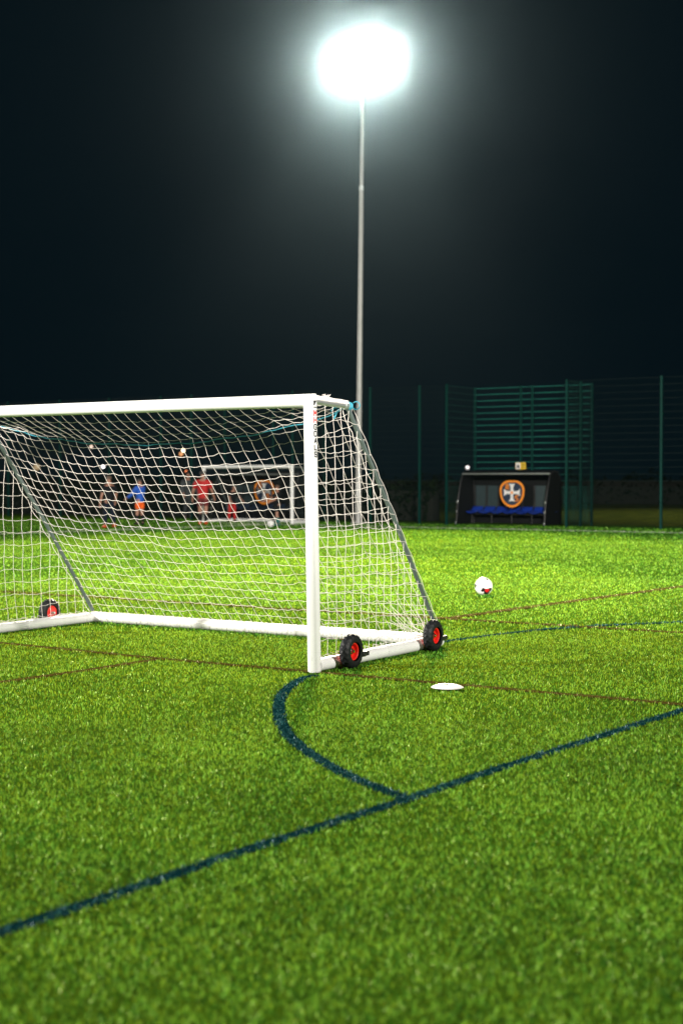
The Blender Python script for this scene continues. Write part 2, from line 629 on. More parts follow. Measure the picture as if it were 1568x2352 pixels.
# ------------------------------------------------------------------ floodlight masts
def aim(o, target):
    d = Vector(target) - o.location
    o.rotation_euler = d.to_track_quat('-Z', 'Y').to_euler()


def spot(name, loc, target, energy, cone, blend, size=0.7, col=(1.0, 0.95, 0.86)):
    l = bpy.data.lights.new(name, 'SPOT')
    l.energy = energy
    l.spot_size = R(cone)
    l.spot_blend = blend
    l.shadow_soft_size = size
    l.color = col
    o = bpy.data.objects.new(name, l)
    COL.objects.link(o)
    o.location = loc
    aim(o, target)
    return o


MAST = F(1.016, -0.6)
MAST.z = 0
top = AT(833, 150, MAST.y)
LEAN = top.x - MAST.x
HT = top.z


def make_mast():
    root = empty('floodlight_mast', MAST)
    tag(root, 'tall slim steel mast carrying a blazing white floodlight above the fence', 'floodlight')
    at = lambda z: Vector((LEAN * z / HT, 0, z))
    j = AT(829, 430, MAST.y).z
    MB().tube([at(0.02), at(2), at(j * .5), at(j)], [.098, .092, .080, .070], 20).build('lower_pole', M['galv'], root)
    MB().tube([at(j), at((j + HT) / 2), at(HT)], [.062, .055, .048], 20).build('upper_pole', M['galv'], root)
    c = MB().tube([at(j - .10), at(j + .02)], .080, 20)
    c.tube([at(j + .02), at(j + .05)], [.080, .062], 20).build('collar', M['alu'], root)
    b = MB().tube([Vector((0, 0, 0.0)), Vector((0, 0, .03))], .24, 24)
    for k in range(6):
        a = k * math.pi / 3
        b.tube([Vector((.19 * math.cos(a), .19 * math.sin(a), .03)), Vector((.19 * math.cos(a), .19 * math.sin(a), .08))], .02, 8)
    b.build('base_plate', M['galv'], root)
    d = MB().box((0.0, -.108, 1.1), (.12, .02, .45))
    d.build('access_hatch', M['galv'], root, bevel=.004)
    tp = at(HT)
    ar = MB().tube([tp + U * -1.15, tp + U * 1.15], .05, 12)
    ar.tube([tp + U * -1.15 + Vector((0, 0, .55)), tp + U * 1.15 + Vector((0, 0, .55))], .04, 12)
    for k in (-1.0, 0, 1.0):
        ar.tube([tp + U * k, tp + U * k + Vector((0, 0, .55))], .035, 10)
    ar.build('crossarm', M['galv'], root)
    em = pm('lamp_glass', (0.9, 0.9, 0.9), 0.3, var=0.01, emit=((1.0, 0.98, 0.92), 55.0))
    aimd = (Vector((0, 12, 0)) - (MAST + tp)).normalized()
    q = aimd.to_track_quat('-Z', 'Y').to_matrix()
    for k, zz in ((-.95, .0), (-.32, .0), (.32, .0), (.95, .0), (-.3, .55), (.35, .55)):
        c0 = tp + U * k + Vector((0, 0, zz)) + aimd * .22
        h = MB().box(c0, (.50, .40, .20), q)
        for e in (-.18, -.06, .06, .18):
            h.box(c0 - aimd * .13 + q @ Vector((e, 0, 0)), (.02, .36, .07), q)
        hd = h.build('lamp_head', M['alu'], root, smooth=False)
        MB().box(c0 + aimd * .105, (.44, .34, .012), q).build('lamp_glass', em, hd, smooth=False)
        MB().tube([tp + U * k + Vector((0, 0, zz)), c0 - aimd * .1], .03, 8).build('bracket', M['galv'], hd)
    for k in (-.6, .6):
        p = MAST + tp + U * k + aimd * .75 + Vector((0, 0, .2))
        spot('mast_lamp', p, Vector((0, 31.8, 0)), E_NEAR / 2, 54, .45, .3, (1, .90, .70))
        spot('mast_long_throw', p + Vector((0, 0, .25)), Vector((0, 19.4, 0)), E_LONG / 2, 20, .6, .3, (1, .90, .70))
        # spill of the same heads, thrown flatter: it makes the air round the lamps glow
        spot('mast_spill', p + aimd * .05, Vector((0, 17, 0)), E_SPILL / 2, 66, .5, .3, (1, .90, .72))
    return root


mast = make_mast()
# the other masts round the pitch stand outside the picture; only their lamps reach into it
spot('mast_lamp', F(-2, -54, 15), Vector((3, 17, 0)), E_LEFT, 60, .8)
spot('mast_lamp', Vector((31, -8, 15)), Vector((0, 17, 0)), E_RIGHT, 60, .8)
spot('mast_lamp', F(38, -56, 15), Vector((-1, 62, 0)), E_BACK, 30, .6)
spot('mast_lamp', F(9.5, 18, 14), F(9.5, 18.01, 0), E_NEXT, 100, .5)
spot('mast_lamp', F(-44, -10, 15), Vector((-4, 30, 0)), E_FAR, 62, .6)


# ------------------------------------------------------------------ goals
def strokes_on_post(glyphs, z_top, pitch, cw, ch, lw, cx, rad, phi, name, mats, parent, lean=0.0, H=2.0):
    """Letters stacked down a round post: strokes wrapped on the cylinder of radius rad round (cx, 0)."""
    for i, (ch_, strokes) in enumerate(glyphs):
        mb = MB()
        zt = z_top - i * pitch
        for st in strokes:
            for (x0, y0), (x1, y1) in zip(st[:-1], st[1:]):
                a = Vector(((x0 - .5) * cw, (y0 - 1.0) * ch))
                b = Vector(((x1 - .5) * cw, (y1 - 1.0) * ch))
                t = b - a
                L = t.length
                t.normalize()
                nn = Vector((-t.y, t.x)) * lw / 2
                a = a - t * lw * .42
                b = b + t * lw * .42
                n = max(2, int(L / .004))
                vs, fs = [], []
                for k in range(n + 1):
                    c = a + (b - a) * (k / n)
                    for sgn in (-1, 1):
                        for rr in (rad + .0004, rad + .0016):
                            p = c + nn * sgn
                            an = phi + p.x / rad
                            z = zt + p.y
                            vs.append((cx + lean * z / H + rr * math.cos(an), rr * math.sin(an), z))
                for k in range(n):
                    q = 4 * k
                    fs += [(q + 1, q + 3, q + 7, q + 5), (q, q + 1, q + 5, q + 4), (q + 3, q + 2, q + 6, q + 7)]
                fs += [(0, 2, 3, 1), (4 * n, 4 * n + 1, 4 * n + 3, 4 * n + 2)]
                mb.add(vs, fs)
        o = mb.build(name, mats[i], parent, smooth=False)


GL = {
    'M': [[(0, 0), (0, 1), (.5, .42), (1, 1), (1, 0)]],
    'H': [[(0, 0), (0, 1)], [(1, 0), (1, 1)], [(0, .5), (1, .5)]],
    'G': [[(1, .8), (.85, 1), (.15, 1), (0, .88), (0, .12), (.15, 0), (.85, 0), (1, .12), (1, .48), (.6, .48)]],
    'O': [[(.15, 0), (0, .12), (0, .88), (.15, 1), (.85, 1), (1, .88), (1, .12), (.85, 0), (.15, 0)]],
    'A': [[(0, 0), (.5, 1), (1, 0)], [(.22, .32), (.78, .32)]],
    'L': [[(0, 1), (0, 0), (.95, 0)]],
    'S': [[(1, .8), (.85, 1), (.15, 1), (0, .88), (0, .62), (.15, .52), (.85, .48), (1, .38), (1, .12), (.85, 0), (.15, 0), (0, .2)]],
}


def make_goal(name, loc, rz, W, H, DT, DB, rp=.05, mesh=.115, nr=.0020, lean=-.04, sag=.27, net='net', brand=True, wheels=True, detail=True):
    root = empty(name, loc, rz)
    rb = .048
    zc = H - rp
    lx = lambda z: lean * z / H
    # posts and crossbar with mitred corners
    n = 28
    for x, sg in ((0, 1), (W, -1)):
        vs, fs = [], []
        zs = [0.004, .5, 1.0, 1.5, None]
        for z in zs:
            for k in range(n):
                a = 2 * math.pi * k / n
                cx, cy = rp * math.cos(a), rp * math.sin(a)
                zz = zc - sg * cx if z is None else z
                vs.append((x + cx + lx(zz), cy, zz))
        for i in range(len(zs) - 1):
            for k in range(n):
                l = (k + 1) % n
                fs.append((i * n + k, i * n + l, (i + 1) * n + l, (i + 1) * n + k))
        fs.append(tuple(range(n - 1, -1, -1)))
        m = MB().add(vs, fs)
        p = m.build('post', M['white'], root, ang=50)
        if detail:
            MB().tube([(x + lx(.16), 0, .155), (x + lx(.16), 0, .159)], rp + .0008, 28).build('joint_seam', M['offwhite'], p)
        if brand and x > 0:
            post_r = p
    vs, fs = [], []
    xs = [0.0, W * .25, W * .5, W * .75, W]
    for i, x in enumerate(xs):
        for k in range(n):
            a = 2 * math.pi * k / n
            cz, cy = rp * math.cos(a), rp * math.sin(a)
            xx = x
            if i == 0:
                xx = -cz + 0.0
            if i == len(xs) - 1:
                xx = W + cz
            vs.append((xx + lx(zc + cz), cy, zc + cz))
    for i in range(len(xs) - 1):
        for k in range(n):
            l = (k + 1) % n
            fs.append((i * n + k, (i + 1) * n + k, (i + 1) * n + l, i * n + l))
    cb = MB().add(vs, fs).build('crossbar', M['white'], root, ang=50)
    if detail:
        for xx in (.28, W - .28):
            MB().tube([(xx - .002 + lean, 0, zc), (xx + .002 + lean, 0, zc)], rp + .0008, 28).build('joint_seam', M['offwhite'], cb)
    # base frame
    for x in (0, W):
        MB().tube([(x, rp * .6, rb + .004), (x, DB, rb + .004)], rb, 24).build('side_bar', M['white'], root)
        if detail:
            MB().tube([(x, DB * .52, rb + .004), (x, DB - .03, rb + .004)], rb + .0022, 24).build('bar_sleeve', M['offwhite'], root)
    zr = rb + .006
    MB().tube([(-.01, DB, zr), (W + .01, DB, zr)], rb + .004, 24).build('rear_bar', M['white'], root)
    # uprights of the net
    ez = zc - .02
    for x in (0, W):
        MB().tube([(x + lx(ez), rp * .8, zc - .005), (x + lx(ez), DT, ez)], .021, 14).build('top_bar', M['alu'], root)
        MB().tube([(x + lx(ez), DT - .02, ez + .01), (x + lx(ez) * .5, (DT + DB) / 2 + .02, (ez + .1) / 2), (x, DB - .02, .12)], .0185, 14).build('brace', M['brace'], root)
        if detail:
            MB().tube([(x + lx(ez), DT - .05, ez), (x + lx(ez), DT + .01, ez)], .026, 14).build('elbow', M['alu'], root)
    # ---------------- net
    twine = MB()
    LT = DT
    LD = math.hypot(DB - DT, ez - .1)
    nu = int(W / mesh)
    nv = int((LT + LD) / mesh)
    nseed = random.Random(5)
    ph = [nseed.uniform(0, 6.28) for _ in range(12)]

    def wob(a, b, k, amp):
        return amp * (math.sin(a * 2.1 + ph[k]) * math.cos(b * 1.7 + ph[k + 1]) + .6 * math.sin(a * 5.3 + b * 3.1 + ph[k + 2]))

    def rear(u, v):
        """u across 0..1 from left to right, v 0..1 from the crossbar over the roof and down to the rear bar"""
        s = v * (LT + LD)
        hang = 4 * u * (1 - u)
        hang = hang ** .8
        x = u * W
        if s < LT:
            t = s / LT
            y = rp * .7 + (LT - rp * .7) * t
            z = zc - rp * .6 * (1 - t) + (ez - zc) * t - sag * hang * (t ** .8)
        else:
            t = (s - LT) / LD
            y = LT + (DB - LT) * t
            z = ez + (.10 - ez) * t
            dr = sag * hang * (1 - t) ** 1.25
            z -= dr
            y -= .10 * hang * math.sin(math.pi * min(1, t * 1.0)) + .05 * hang * (1 - t)
        edge = min(1, 8 * u * (1 - u)) * min(1, 8 * v * (1 - v))
        x += wob(u * 9, v * 9, 0, .010) * edge
        y += wob(u * 7, v * 8, 3, .012) * edge
        z += wob(u * 8, v * 6, 6, .009) * edge
        return Vector((x + lx(z), y, z))

    jit = lambda k: Vector((nseed.gauss(0, k), nseed.gauss(0, k), nseed.gauss(0, k)))
    grid = [[rear(i / nu, j / nv) + (jit(.0045) if 0 < i < nu and 0 < j < nv else Vector()) for j in range(nv + 1)] for i in range(nu + 1)]

    def strand(nodes, droop=.004):
        pts = []
        for a, b in zip(nodes[:-1], nodes[1:]):
            pts.append(a)
            pts.append((a + b) / 2 + Vector((nseed.gauss(0, .002), nseed.gauss(0, .002), -droop + nseed.gauss(0, .002))))
        pts.append(nodes[-1])
        twine.tube(pts, nr, 5)

    for i in range(nu + 1):
        strand(grid[i], .001)
    for j in range(nv + 1):
        strand([grid[i][j] for i in range(nu + 1)], .008)
    # knots
    if detail:
        for i in range(1, nu):
            for j in range(1, nv):
                p = grid[i][j]
                twine.box(p, (nr * 2.6, nr * 2.6, nr * 2.6))
    # side nets: vertical strands every mesh, rows sagging from post to brace, scalloped past the brace
    for x, sg in ((0, -1), (W, 1)):
        def brace_y(z):
            t = (ez - z) / (ez - .1)
            return DT + (DB - DT) * max(0, min(1, t))

        def brace_z(y):
            return ez if y <= DT else ez + (.1 - ez) * (y - DT) / (DB - DT)

        rows = int((zc - .12) / mesh)
        cols = int(DB / mesh)
        ysc = [rp + .02 + (DB - rp - .05) * c / cols for c in range(cols + 1)]

        def spt(y, z):
            bul = sg * .035 * math.sin(math.pi * min(1, y / max(.2, brace_y(z)))) * math.sin(math.pi * min(1, z / zc))
            yy = y + .007 * math.sin(z * 9 + y * 3 + ph[0]) + .004 * math.sin(z * 17 + y * 7)
            zz = z + .008 * math.sin(y * 9 + z * 2.3 + ph[3]) + .005 * math.sin(y * 15 + z * 5 + ph[4])
            return Vector((x + bul + lx(z), yy, zz))
        zs_ = [.11 + (zc - .13) * r / rows for r in range(rows + 1)]
        for y in ysc:
            zt = brace_z(y)
            nodes = [spt(y, z) for z in zs_ if z < zt - .03]
            if len(nodes) < 1:
                continue
            end = Vector((x + lx(zt) + sg * .01, y, zt + .024))
            strand([Vector((x, y, .095))] + nodes + [end], .0)
        for z in zs_:
            yb = brace_y(z)
            nodes = [Vector((x + lx(z) + sg * .01, rp * .7, z + nseed.gauss(0, .01)))] + [spt(y, z) for y in ysc if rp + .03 < y < yb - .03]
            nodes.append(Vector((x + lx(z) + sg * .024, yb + .03, z - .02 + nseed.gauss(0, .008))))
            nodes.append(Vector((x + lx(z), yb + .045, z - .05 + nseed.gauss(0, .008))))
            strand(nodes, .007)
        # head rope looped along the brace
        rope = []
        for k in range(41):
            t = k / 40
            z = ez + (.12 - ez) * t
            rope.append(Vector((x + lx(z) - sg * .02, brace_y(z) - .05 - .03 * abs(math.sin(t * 31)), z - .01)))
        twine.tube(rope, nr * 1.5, 6)
        out = []
        for k in range(121):
            t = k / 120
            z = ez + .01 + (.12 - ez) * t
            out.append(Vector((x + lx(z) + sg * .012, brace_y(z) + .030 + .018 * abs(math.sin(t * 20 * math.pi / 2)), z + .004)))
        twine.tube(out, nr * 1.15, 6)
    # slack twine hanging round the rear corners
    if detail:
        for k in range(14):
            y0 = DB - nseed.uniform(.02, .30)
            z0 = nseed.uniform(.2, .55)
            x1 = W - nseed.uniform(.1, .5)
            a = Vector((W + .01, min(y0, DB), .10))
            b = Vector((x1, DB - .12, z0 * .8))
            c = (a + b) / 2 + Vector((0, 0, -.05))
            twine.tube([a, (a + c) / 2, c, (c + b) / 2, b], nr * .9, 5)
    nobj = twine.build('net', M[net], root)
    # lacing round the rear bar and the side bars
    lac = MB()
    turns = int(W / .075)
    for s0, rr in ((0, 1), (1.3, -1)):
        pts = []
        for k in range(turns * 8 + 1):
            t = k / (turns * 8)
            a = rr * (k / 8 * 2 * math.pi) + s0
            r2 = rb + .0075 + .0015 * math.sin(k * 1.7)
            pts.append(Vector((t * W + .018 * math.sin(k * .61 + s0), DB + r2 * math.cos(a), zr + r2 * math.sin(a))))
        lac.tube(pts, nr * .85, 5)
    if detail:
        # bunched net lying over the rear bar
        for k in range(int(W / .02)):
            x0 = nseed.uniform(0, W)
            a0 = nseed.uniform(-.6, 3.4)
            pts = []
            dx = nseed.uniform(-.09, .09)
            for q in range(5):
                a = a0 + q * .32
                r2 = rb + .008 + nseed.uniform(-.001, .003)
                pts.append(Vector((min(W, max(0, x0 + dx * q / 4)), DB + r2 * math.cos(a), zr + r2 * math.sin(a))))
            lac.tube(pts, nr * .8, 5)
        for x in (0, W):
            y = .25
            pts = []
            up = True
            while y < DB - .1:
                pts.append(Vector((x + (-.02 if up else .02), y, zr + rb + (.024 if up else .004))))
                y += nseed.uniform(.03, .09)
                up = not up
            lac.tube(pts, nr, 5)
    lac.build('net_lacing', M['netwrap' if detail else net], root)
    if detail:
        # net bunched and whipped along each top bar, tufts of loose ends
        for x in (0, W):
            wr = MB()
            for q in range(3):
                pts = []
                for k in range(60):
                    t = k / 59
                    a = k * 1.1 + q * 2.1
                    y = rp * .9 + (DT - rp) * t
                    pts.append(Vector((x + lean + .016 * math.cos(a), y, zc + .025 + .016 * math.sin(a) + (ez - zc) * t)))
                wr.tube(pts, .006, 5)
            for k in range(14):
                b = Vector((x + lean, .22 + nseed.gauss(0, .02), zc + .035))
                wr.tube([b, b + Vector((nseed.gauss(0, .012), nseed.gauss(0, .012), .012 + nseed.random() * .012))], .0022, 4)
            wr.build('bunched_net', M['netwrap'], root)
        # teal tie cord: across the back at elbow height, knots and a loop at the corners
        cm = MB()
        pts = []
        for k in range(49):
            u = k / 48
            p = rear(u, LT / (LT + LD))
            pts.append(p + Vector((0, -.004, -.006 + .004 * math.sin(k * 2.3))))
        pts[0] = Vector((lean, DT, ez))
        pts[-1] = Vector((W + lean, DT, ez))
        cm.tube(pts, .0048, 6)
        for x, sg in ((0, -1), (W, 1)):
            c0 = Vector((x + lean, DT + .01, ez))
            for k in range(3):
                ring = [c0 + Vector((.03 * math.cos(a), (k - 1) * .012 + .004 * math.sin(3 * a), .03 * math.sin(a))) for a in [q * 2 * math.pi / 14 for q in range(14)]]
                cm.tube(ring, .006, 6, closed=True)
            lp = []
            for q in range(19):
                a = math.pi * .9 + q / 18 * 2 * math.pi * .93
                lp.append(c0 + Vector((.018 + .034 + .034 * math.cos(a), .03, .006 + .030 * math.sin(a))))
            cm.tube(lp, .0042, 6)
            cm.tube([c0 + Vector((-.02, -.03, -.01)), c0 + Vector((-.06, -.06, -.03)), c0 + Vector((-.075, -.09, -.10))], .006, 6)
            cm.tube([c0 + Vector((-.02, -.03, .0)), c0 + Vector((-.09, -.06, -.01)), c0 + Vector((-.11, -.08, -.04))], .007, 6)
        cm.build('tie_cord', M['cord'], root)
    if brand:
        gl = [(c, GL[c]) for c in 'MHGOALS']
        phi = math.atan2(-.18, .98) + .03
        strokes_on_post(gl, 1.958, .0512, .024, .036, .0092, W, rp, phi, 'lettering', [M['ink_red']] * 2 + [M['ink_black']] * 5, post_r, lean, H)
        logo = [('k', [[(0, .9), (1, .9)], [(0, .78), (.72, .78)], [(0, .64), (.5, .64)], [(0, .5), (.34, .5)], [(0, .36), (.2, .36)], [(0, .02), (1, .02)]])]
        strokes_on_post(logo, 2.035, .1, .023, .052, .0095, W, rp, phi, 'emblem', [M['ink_black']], post_r, lean, H)
    if wheels:
        for x, sg in ((W, 1), (0, -1)):
            for yw in (.345, DB - (.31 if sg > 0 else .52)):
                c0 = Vector((x + sg * (rb + .062), yw, .132))
                mt = Matrix.Translation(c0) @ Matrix.Rotation(sg * math.pi / 2, 4, 'Y')
                prof = []
                for q in range(15):
                    a = -math.pi * .62 + q / 14 * math.pi * 1.24
                    prof.append((.089 + .043 * math.cos(a), .043 * math.sin(a)))
                knob = lambda k, j: (.0055 if ((k // 2 + (j // 2)) % 2 == 0 and 3 <= j <= 11) else (.002 if (k % 2 and j in (2, 12)) else 0))
                ty = MB().lathe(prof, 72, mt, knob).build('wheel', M['rubber'], root, ang=25)
                rim = [(.013, .004), (.030, .006), (.034, -.004), (.052, -.006), (.057, .020), (.066, .024), (.069, .018), (.069, -.03), (.0, -.03)]
                MB().lathe(rim, 40, mt).build('rim', M['red'], ty)
                hub = [(0, .026), (.010, .025), (.014, .020), (.015, .008), (.024, .006), (.026, .0), (.026, -.02)]
                MB().lathe(hub, 20, mt).build('hub', M['chrome'], ty)
                br = MB().box((x + sg * (rb + .012), yw + .14, .085), (.012, .22, .045))
                br.tube([(x + sg * rb * .8, yw, .132), (x + sg * (rb + .03), yw, .132)], .012, 10)
                b = br.build('wheel_bracket', M['bracket'], root, bevel=.003)
                MB().box((x + sg * (rb + .018), yw + .275, .085), (.026, .085, .036)).build('grip', M['black'], b, bevel=.004)
    return root


PR = G(722, 1545)
goalW = 3.97
g_root = make_goal('football_goal', PR - U * goalW, ROTZ, goalW, 2.085, .53, 1.95)
tag(g_root, 'white portable football goal with red wheeled base and white net in the foreground', 'football goal')

far_r = AT(670.6, 1205, 45.5)
far_r.z = 0
far_dir = ROTZ
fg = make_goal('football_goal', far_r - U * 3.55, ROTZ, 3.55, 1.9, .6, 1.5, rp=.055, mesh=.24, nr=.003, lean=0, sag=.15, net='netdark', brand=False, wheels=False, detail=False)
tag(fg, 'small white goal far off on the touchline seen through the near net', 'football goal')


# ------------------------------------------------------------------ balls and marker
def ball_mat():
    m = bpy.data.materials.new('ball_panels')
    m.use_nodes = True
    nt = m.node_tree
    b = nt.nodes["Principled BSDF"]
    b.inputs["Roughness"].default_value = 0.35
    tc = nt.nodes.new("ShaderNodeTexCoord")
    nz = nt.nodes.new("ShaderNodeTexNoise")
    nz.inputs["Scale"].default_value = 14
    nt.links.new(tc.outputs["Object"], nz.inputs["Vector"])
    col = None

    def blob(center, r0, soft, base, colr):
        vd = nt.nodes.new("ShaderNodeVectorMath")
        vd.operation = 'DISTANCE'
        nt.links.new(tc.outputs["Object"], vd.inputs[0])
        vd.inputs[1].default_value = center
        ad = nt.nodes.new("ShaderNodeMath")
        ad.operation = 'MULTIPLY_ADD'
        ad.inputs[1].default_value = 0.09
        nt.links.new(nz.outputs["Fac"], ad.inputs[0])
        nt.links.new(vd.outputs["Value"], ad.inputs[2])
        mr = nt.nodes.new("ShaderNodeMapRange")
        mr.inputs[1].default_value = r0 + .045
        mr.inputs[2].default_value = r0 + .045 + soft
        mr.inputs[3].default_value = 1
        mr.inputs[4].default_value = 0
        nt.links.new(ad.outputs[0], mr.inputs[0])
        mx = nt.nodes.new("ShaderNodeMix")
        mx.data_type = 'RGBA'
        nt.links.new(mr.outputs[0], mx.inputs[0])
        if base is None:
            mx.inputs[6].default_value = (.8, .78, .78, 1)
        else:
            nt.links.new(base, mx.inputs[6])
        mx.inputs[7].default_value = colr + (1,)
        return mx.outputs[2]
    d = lambda v: tuple(Vector(v).normalized() * .104)
    K, RD = (.012, .008, .012), (.5, .01, .015)
    col = blob(d((.28, -.78, -.62)), .042, .004, col, K)
    col = blob(d((-.15, -.88, -.36)), .020, .004, col, K)
    col = blob(d((.70, -.66, -.30)), .024, .004, col, K)
    col = blob(d((.25, -.87, -.45)), .018, .004, col, RD)
    col = blob(d((.32, -.48, .85)), .014, .004, col, K)
    col = blob(d((.36, -.72, .6)), .004, .006, col, (.2, .14, .16))
    col = blob(d((-.95, -.3, .1)), .014, .004, col, K)
    col = blob(d((0, .9, .3)), .04, .004, col, RD)
    nt.links.new(col, b.inputs["Base Color"])
    return m


def ball(loc, r, mat):
    mb = MB()
    n, k = 36, 20
    prof = [(r * math.sin(math.pi * j / k), -r * math.cos(math.pi * j / k)) for j in range(k + 1)]
    # panel seams pressed into the cover along three great circles
    vs, fs = [], []
    mb.lathe(prof, n, I4)
    seams = [Vector((1, .3, .2)).normalized(), Vector((-.4, 1, .3)).normalized(), Vector((.1, -.5, 1)).normalized()]
    out = []
    for p in mb.v:
        v = Vector(p)
        q = v.normalized() if v.length else v
        dd = min(abs(q.dot(s_)) for s_ in seams)
        out.append(v * (1 - .018 * max(0, 1 - dd / .06)))
    mb.v = [tuple(p) for p in out]
    o = mb.build('football', mat, None, ang=80)
    o.location = loc + Vector((0, 0, r - .003))
    return o


BM = ball_mat()
b1 = ball(G(1110, 1367), .112, BM)
tag(b1, 'white football with black and red flashes lying on open turf right of the goal', 'football')
b2 = ball(G(621.5, 1211), .11, pm('plain_ball', (.75, .75, .74), .4))
tag(b2, 'pale football at the feet of the child by the far goal post', 'football')

pk = G(1028, 1587)
mk = MB()
rr = .112
prof = [(.030, .030), (.034, .033), (.045, .033), (.075, .028), (.100, .016), (rr, .004), (rr - .003, .002), (.098, .012), (.075, .024), (.045, .029), (.034, .029), (.030, .030)]
mk.lathe(prof, 48, I4)
mk.v = [(x, y, z * .62) for x, y, z in mk.v]
mo = mk.build('marker_disc', pm('marker_plastic', (.82, .80, .78), .4, var=.05), None, ang=50)
mo.location = pk + Vector((0, .05, .016))
tag(mo, 'flat white training marker disc lying on the turf right of the goal post', 'marker disc')


# ------------------------------------------------------------------ fence
FH = 4.42


def a_of(px):
    k = (px - 784) / 3267
    D = 47.07 / (1 + .636 * k)
    return k * D / U.x


REC = 1.95
A1, A2 = a_of(1025), a_of(1300)
B1, B2 = a_of(440), a_of(672)
froot = empty('fence', F(0, 0))
tag(froot, 'tall dark green wire mesh fence with slim posts stepping back behind the dugouts', 'fence')


def post(p, bright=False):
    p = p - F(0, 0)
    m = MB().box((p.x, p.y, FH / 2), (.062, .062, FH), Matrix.Rotation(ROTZ, 3, 'Z'))
    z = .2
    while z < FH:
        m.box(p + Vector((-.012, -.045, z)), (.05, .03, .04), Matrix.Rotation(ROTZ, 3, 'Z'))
        z += .6
    m.box(p + Vector((0, 0, FH + .008)), (.075, .075, .016), Matrix.Rotation(ROTZ, 3, 'Z'))
    return m.build('post', M['fence'], froot, smooth=False)


def panel(p, q, z0=.06, z1=FH - .03, wire='fencewire'):
    p, q = p - F(0, 0), q - F(0, 0)
    m = MB()
    d = (q - p)
    L = d.length
    d.normalize()
    nrm = Vector((d.y, -d.x, 0))
    z = z0
    while z <= z1 + .01:
        for sg in (-1, 1):
            m.tube([p + nrm * .006 * sg + Vector((0, 0, z)), q + nrm * .006 * sg + Vector((0, 0, z))], .0045 if wire == 'fencewire' or z < 1.15 else .008, 6, cap=False)
        # pitch of the horizontal wires: closer set below 1.2 m (rebound panels)
        z += .0667 if z < 1.15 else .2
    nf = len(m.f)
    n = int(L / .05)
    for k in range(1, n):
        c = p + d * (L * k / n)
        m.tube([c + Vector((0, 0, z0)), c + Vector((0, 0, z1))], .0028, 3, cap=False)
    o = m.build('mesh_panel', M['fencewire'], froot)
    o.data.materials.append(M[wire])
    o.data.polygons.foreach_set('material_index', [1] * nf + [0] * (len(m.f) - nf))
    return o


def run(pts, wire='fencewire'):
    for a, b in zip(pts[:-1], pts[1:]):
        panel(a, b, wire=wire)


left = [F(a, 0) for a in (-24.0, -21.4, -18.8, a_of(20), a_of(139), a_of(252), a_of(370), B1)]
rec2 = [F(B1, 0), F(B1, REC), F((B1 + B2) / 2, REC), F(B2, REC), F(B2, 0)]
mid = [F(a, 0) for a in (B2, a_of(850), a_of(963), A1)]
AM1, AM2 = A1 + 1.65, A1 + 2.05
rec1 = [F(A1, 0), F(A1, REC), F(AM1, REC), F(AM2, REC), F(A2, REC), F(A2, REC * .55), F(A2, 0)]
right = [F(a, 0) for a in (A2, a_of(1517), a_of(1517) + 3.0, a_of(1517) + 6, a_of(1517) + 9)]
seen = set()
for chain in (left, rec2, mid, rec1, right):
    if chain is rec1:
        run(chain[:2], 'fencewire_halflit')
        run(chain[1:5], 'fencewire_lit')
        run(chain[4:], 'fencewire_halflit')
    else:
        run(chain)
    for p in chain:
        key = (round(p.x, 2), round(p.y, 2))
        if key not in seen:
            seen.add(key)
            post(p)

# warning sign on the fence behind the dugout
sp = AT(1195, 1070, F((AM1 + AM2) / 2, REC).y - .05)
sroot = empty('warning_sign', sp, ROTZ)
tag(sroot, 'small yellow and white warning sign fixed to the fence above the dugout', 'warning sign')
MB().box((0, 0, 0), (.36, .012, .22)).build('plate', M['yellow'], sroot, smooth=False)
MB().box((-.09, -.008, 0), (.165, .005, .205)).build('white_half', M['cream'], sroot, smooth=False)
MB().prism([(-.15, -.06), (-.03, -.06), (-.09, .06)], -.016, -.011, I4).build('warning_triangle', M['ink_black'], sroot, smooth=False)
tx = MB()
for k, wv in enumerate((.10, .12, .08, .11)):
    tx.box((.09, -.008, .06 - k * .038), (wv, .005, .014))
tx.build('text_lines', M['ink_black'], sroot, smooth=False)


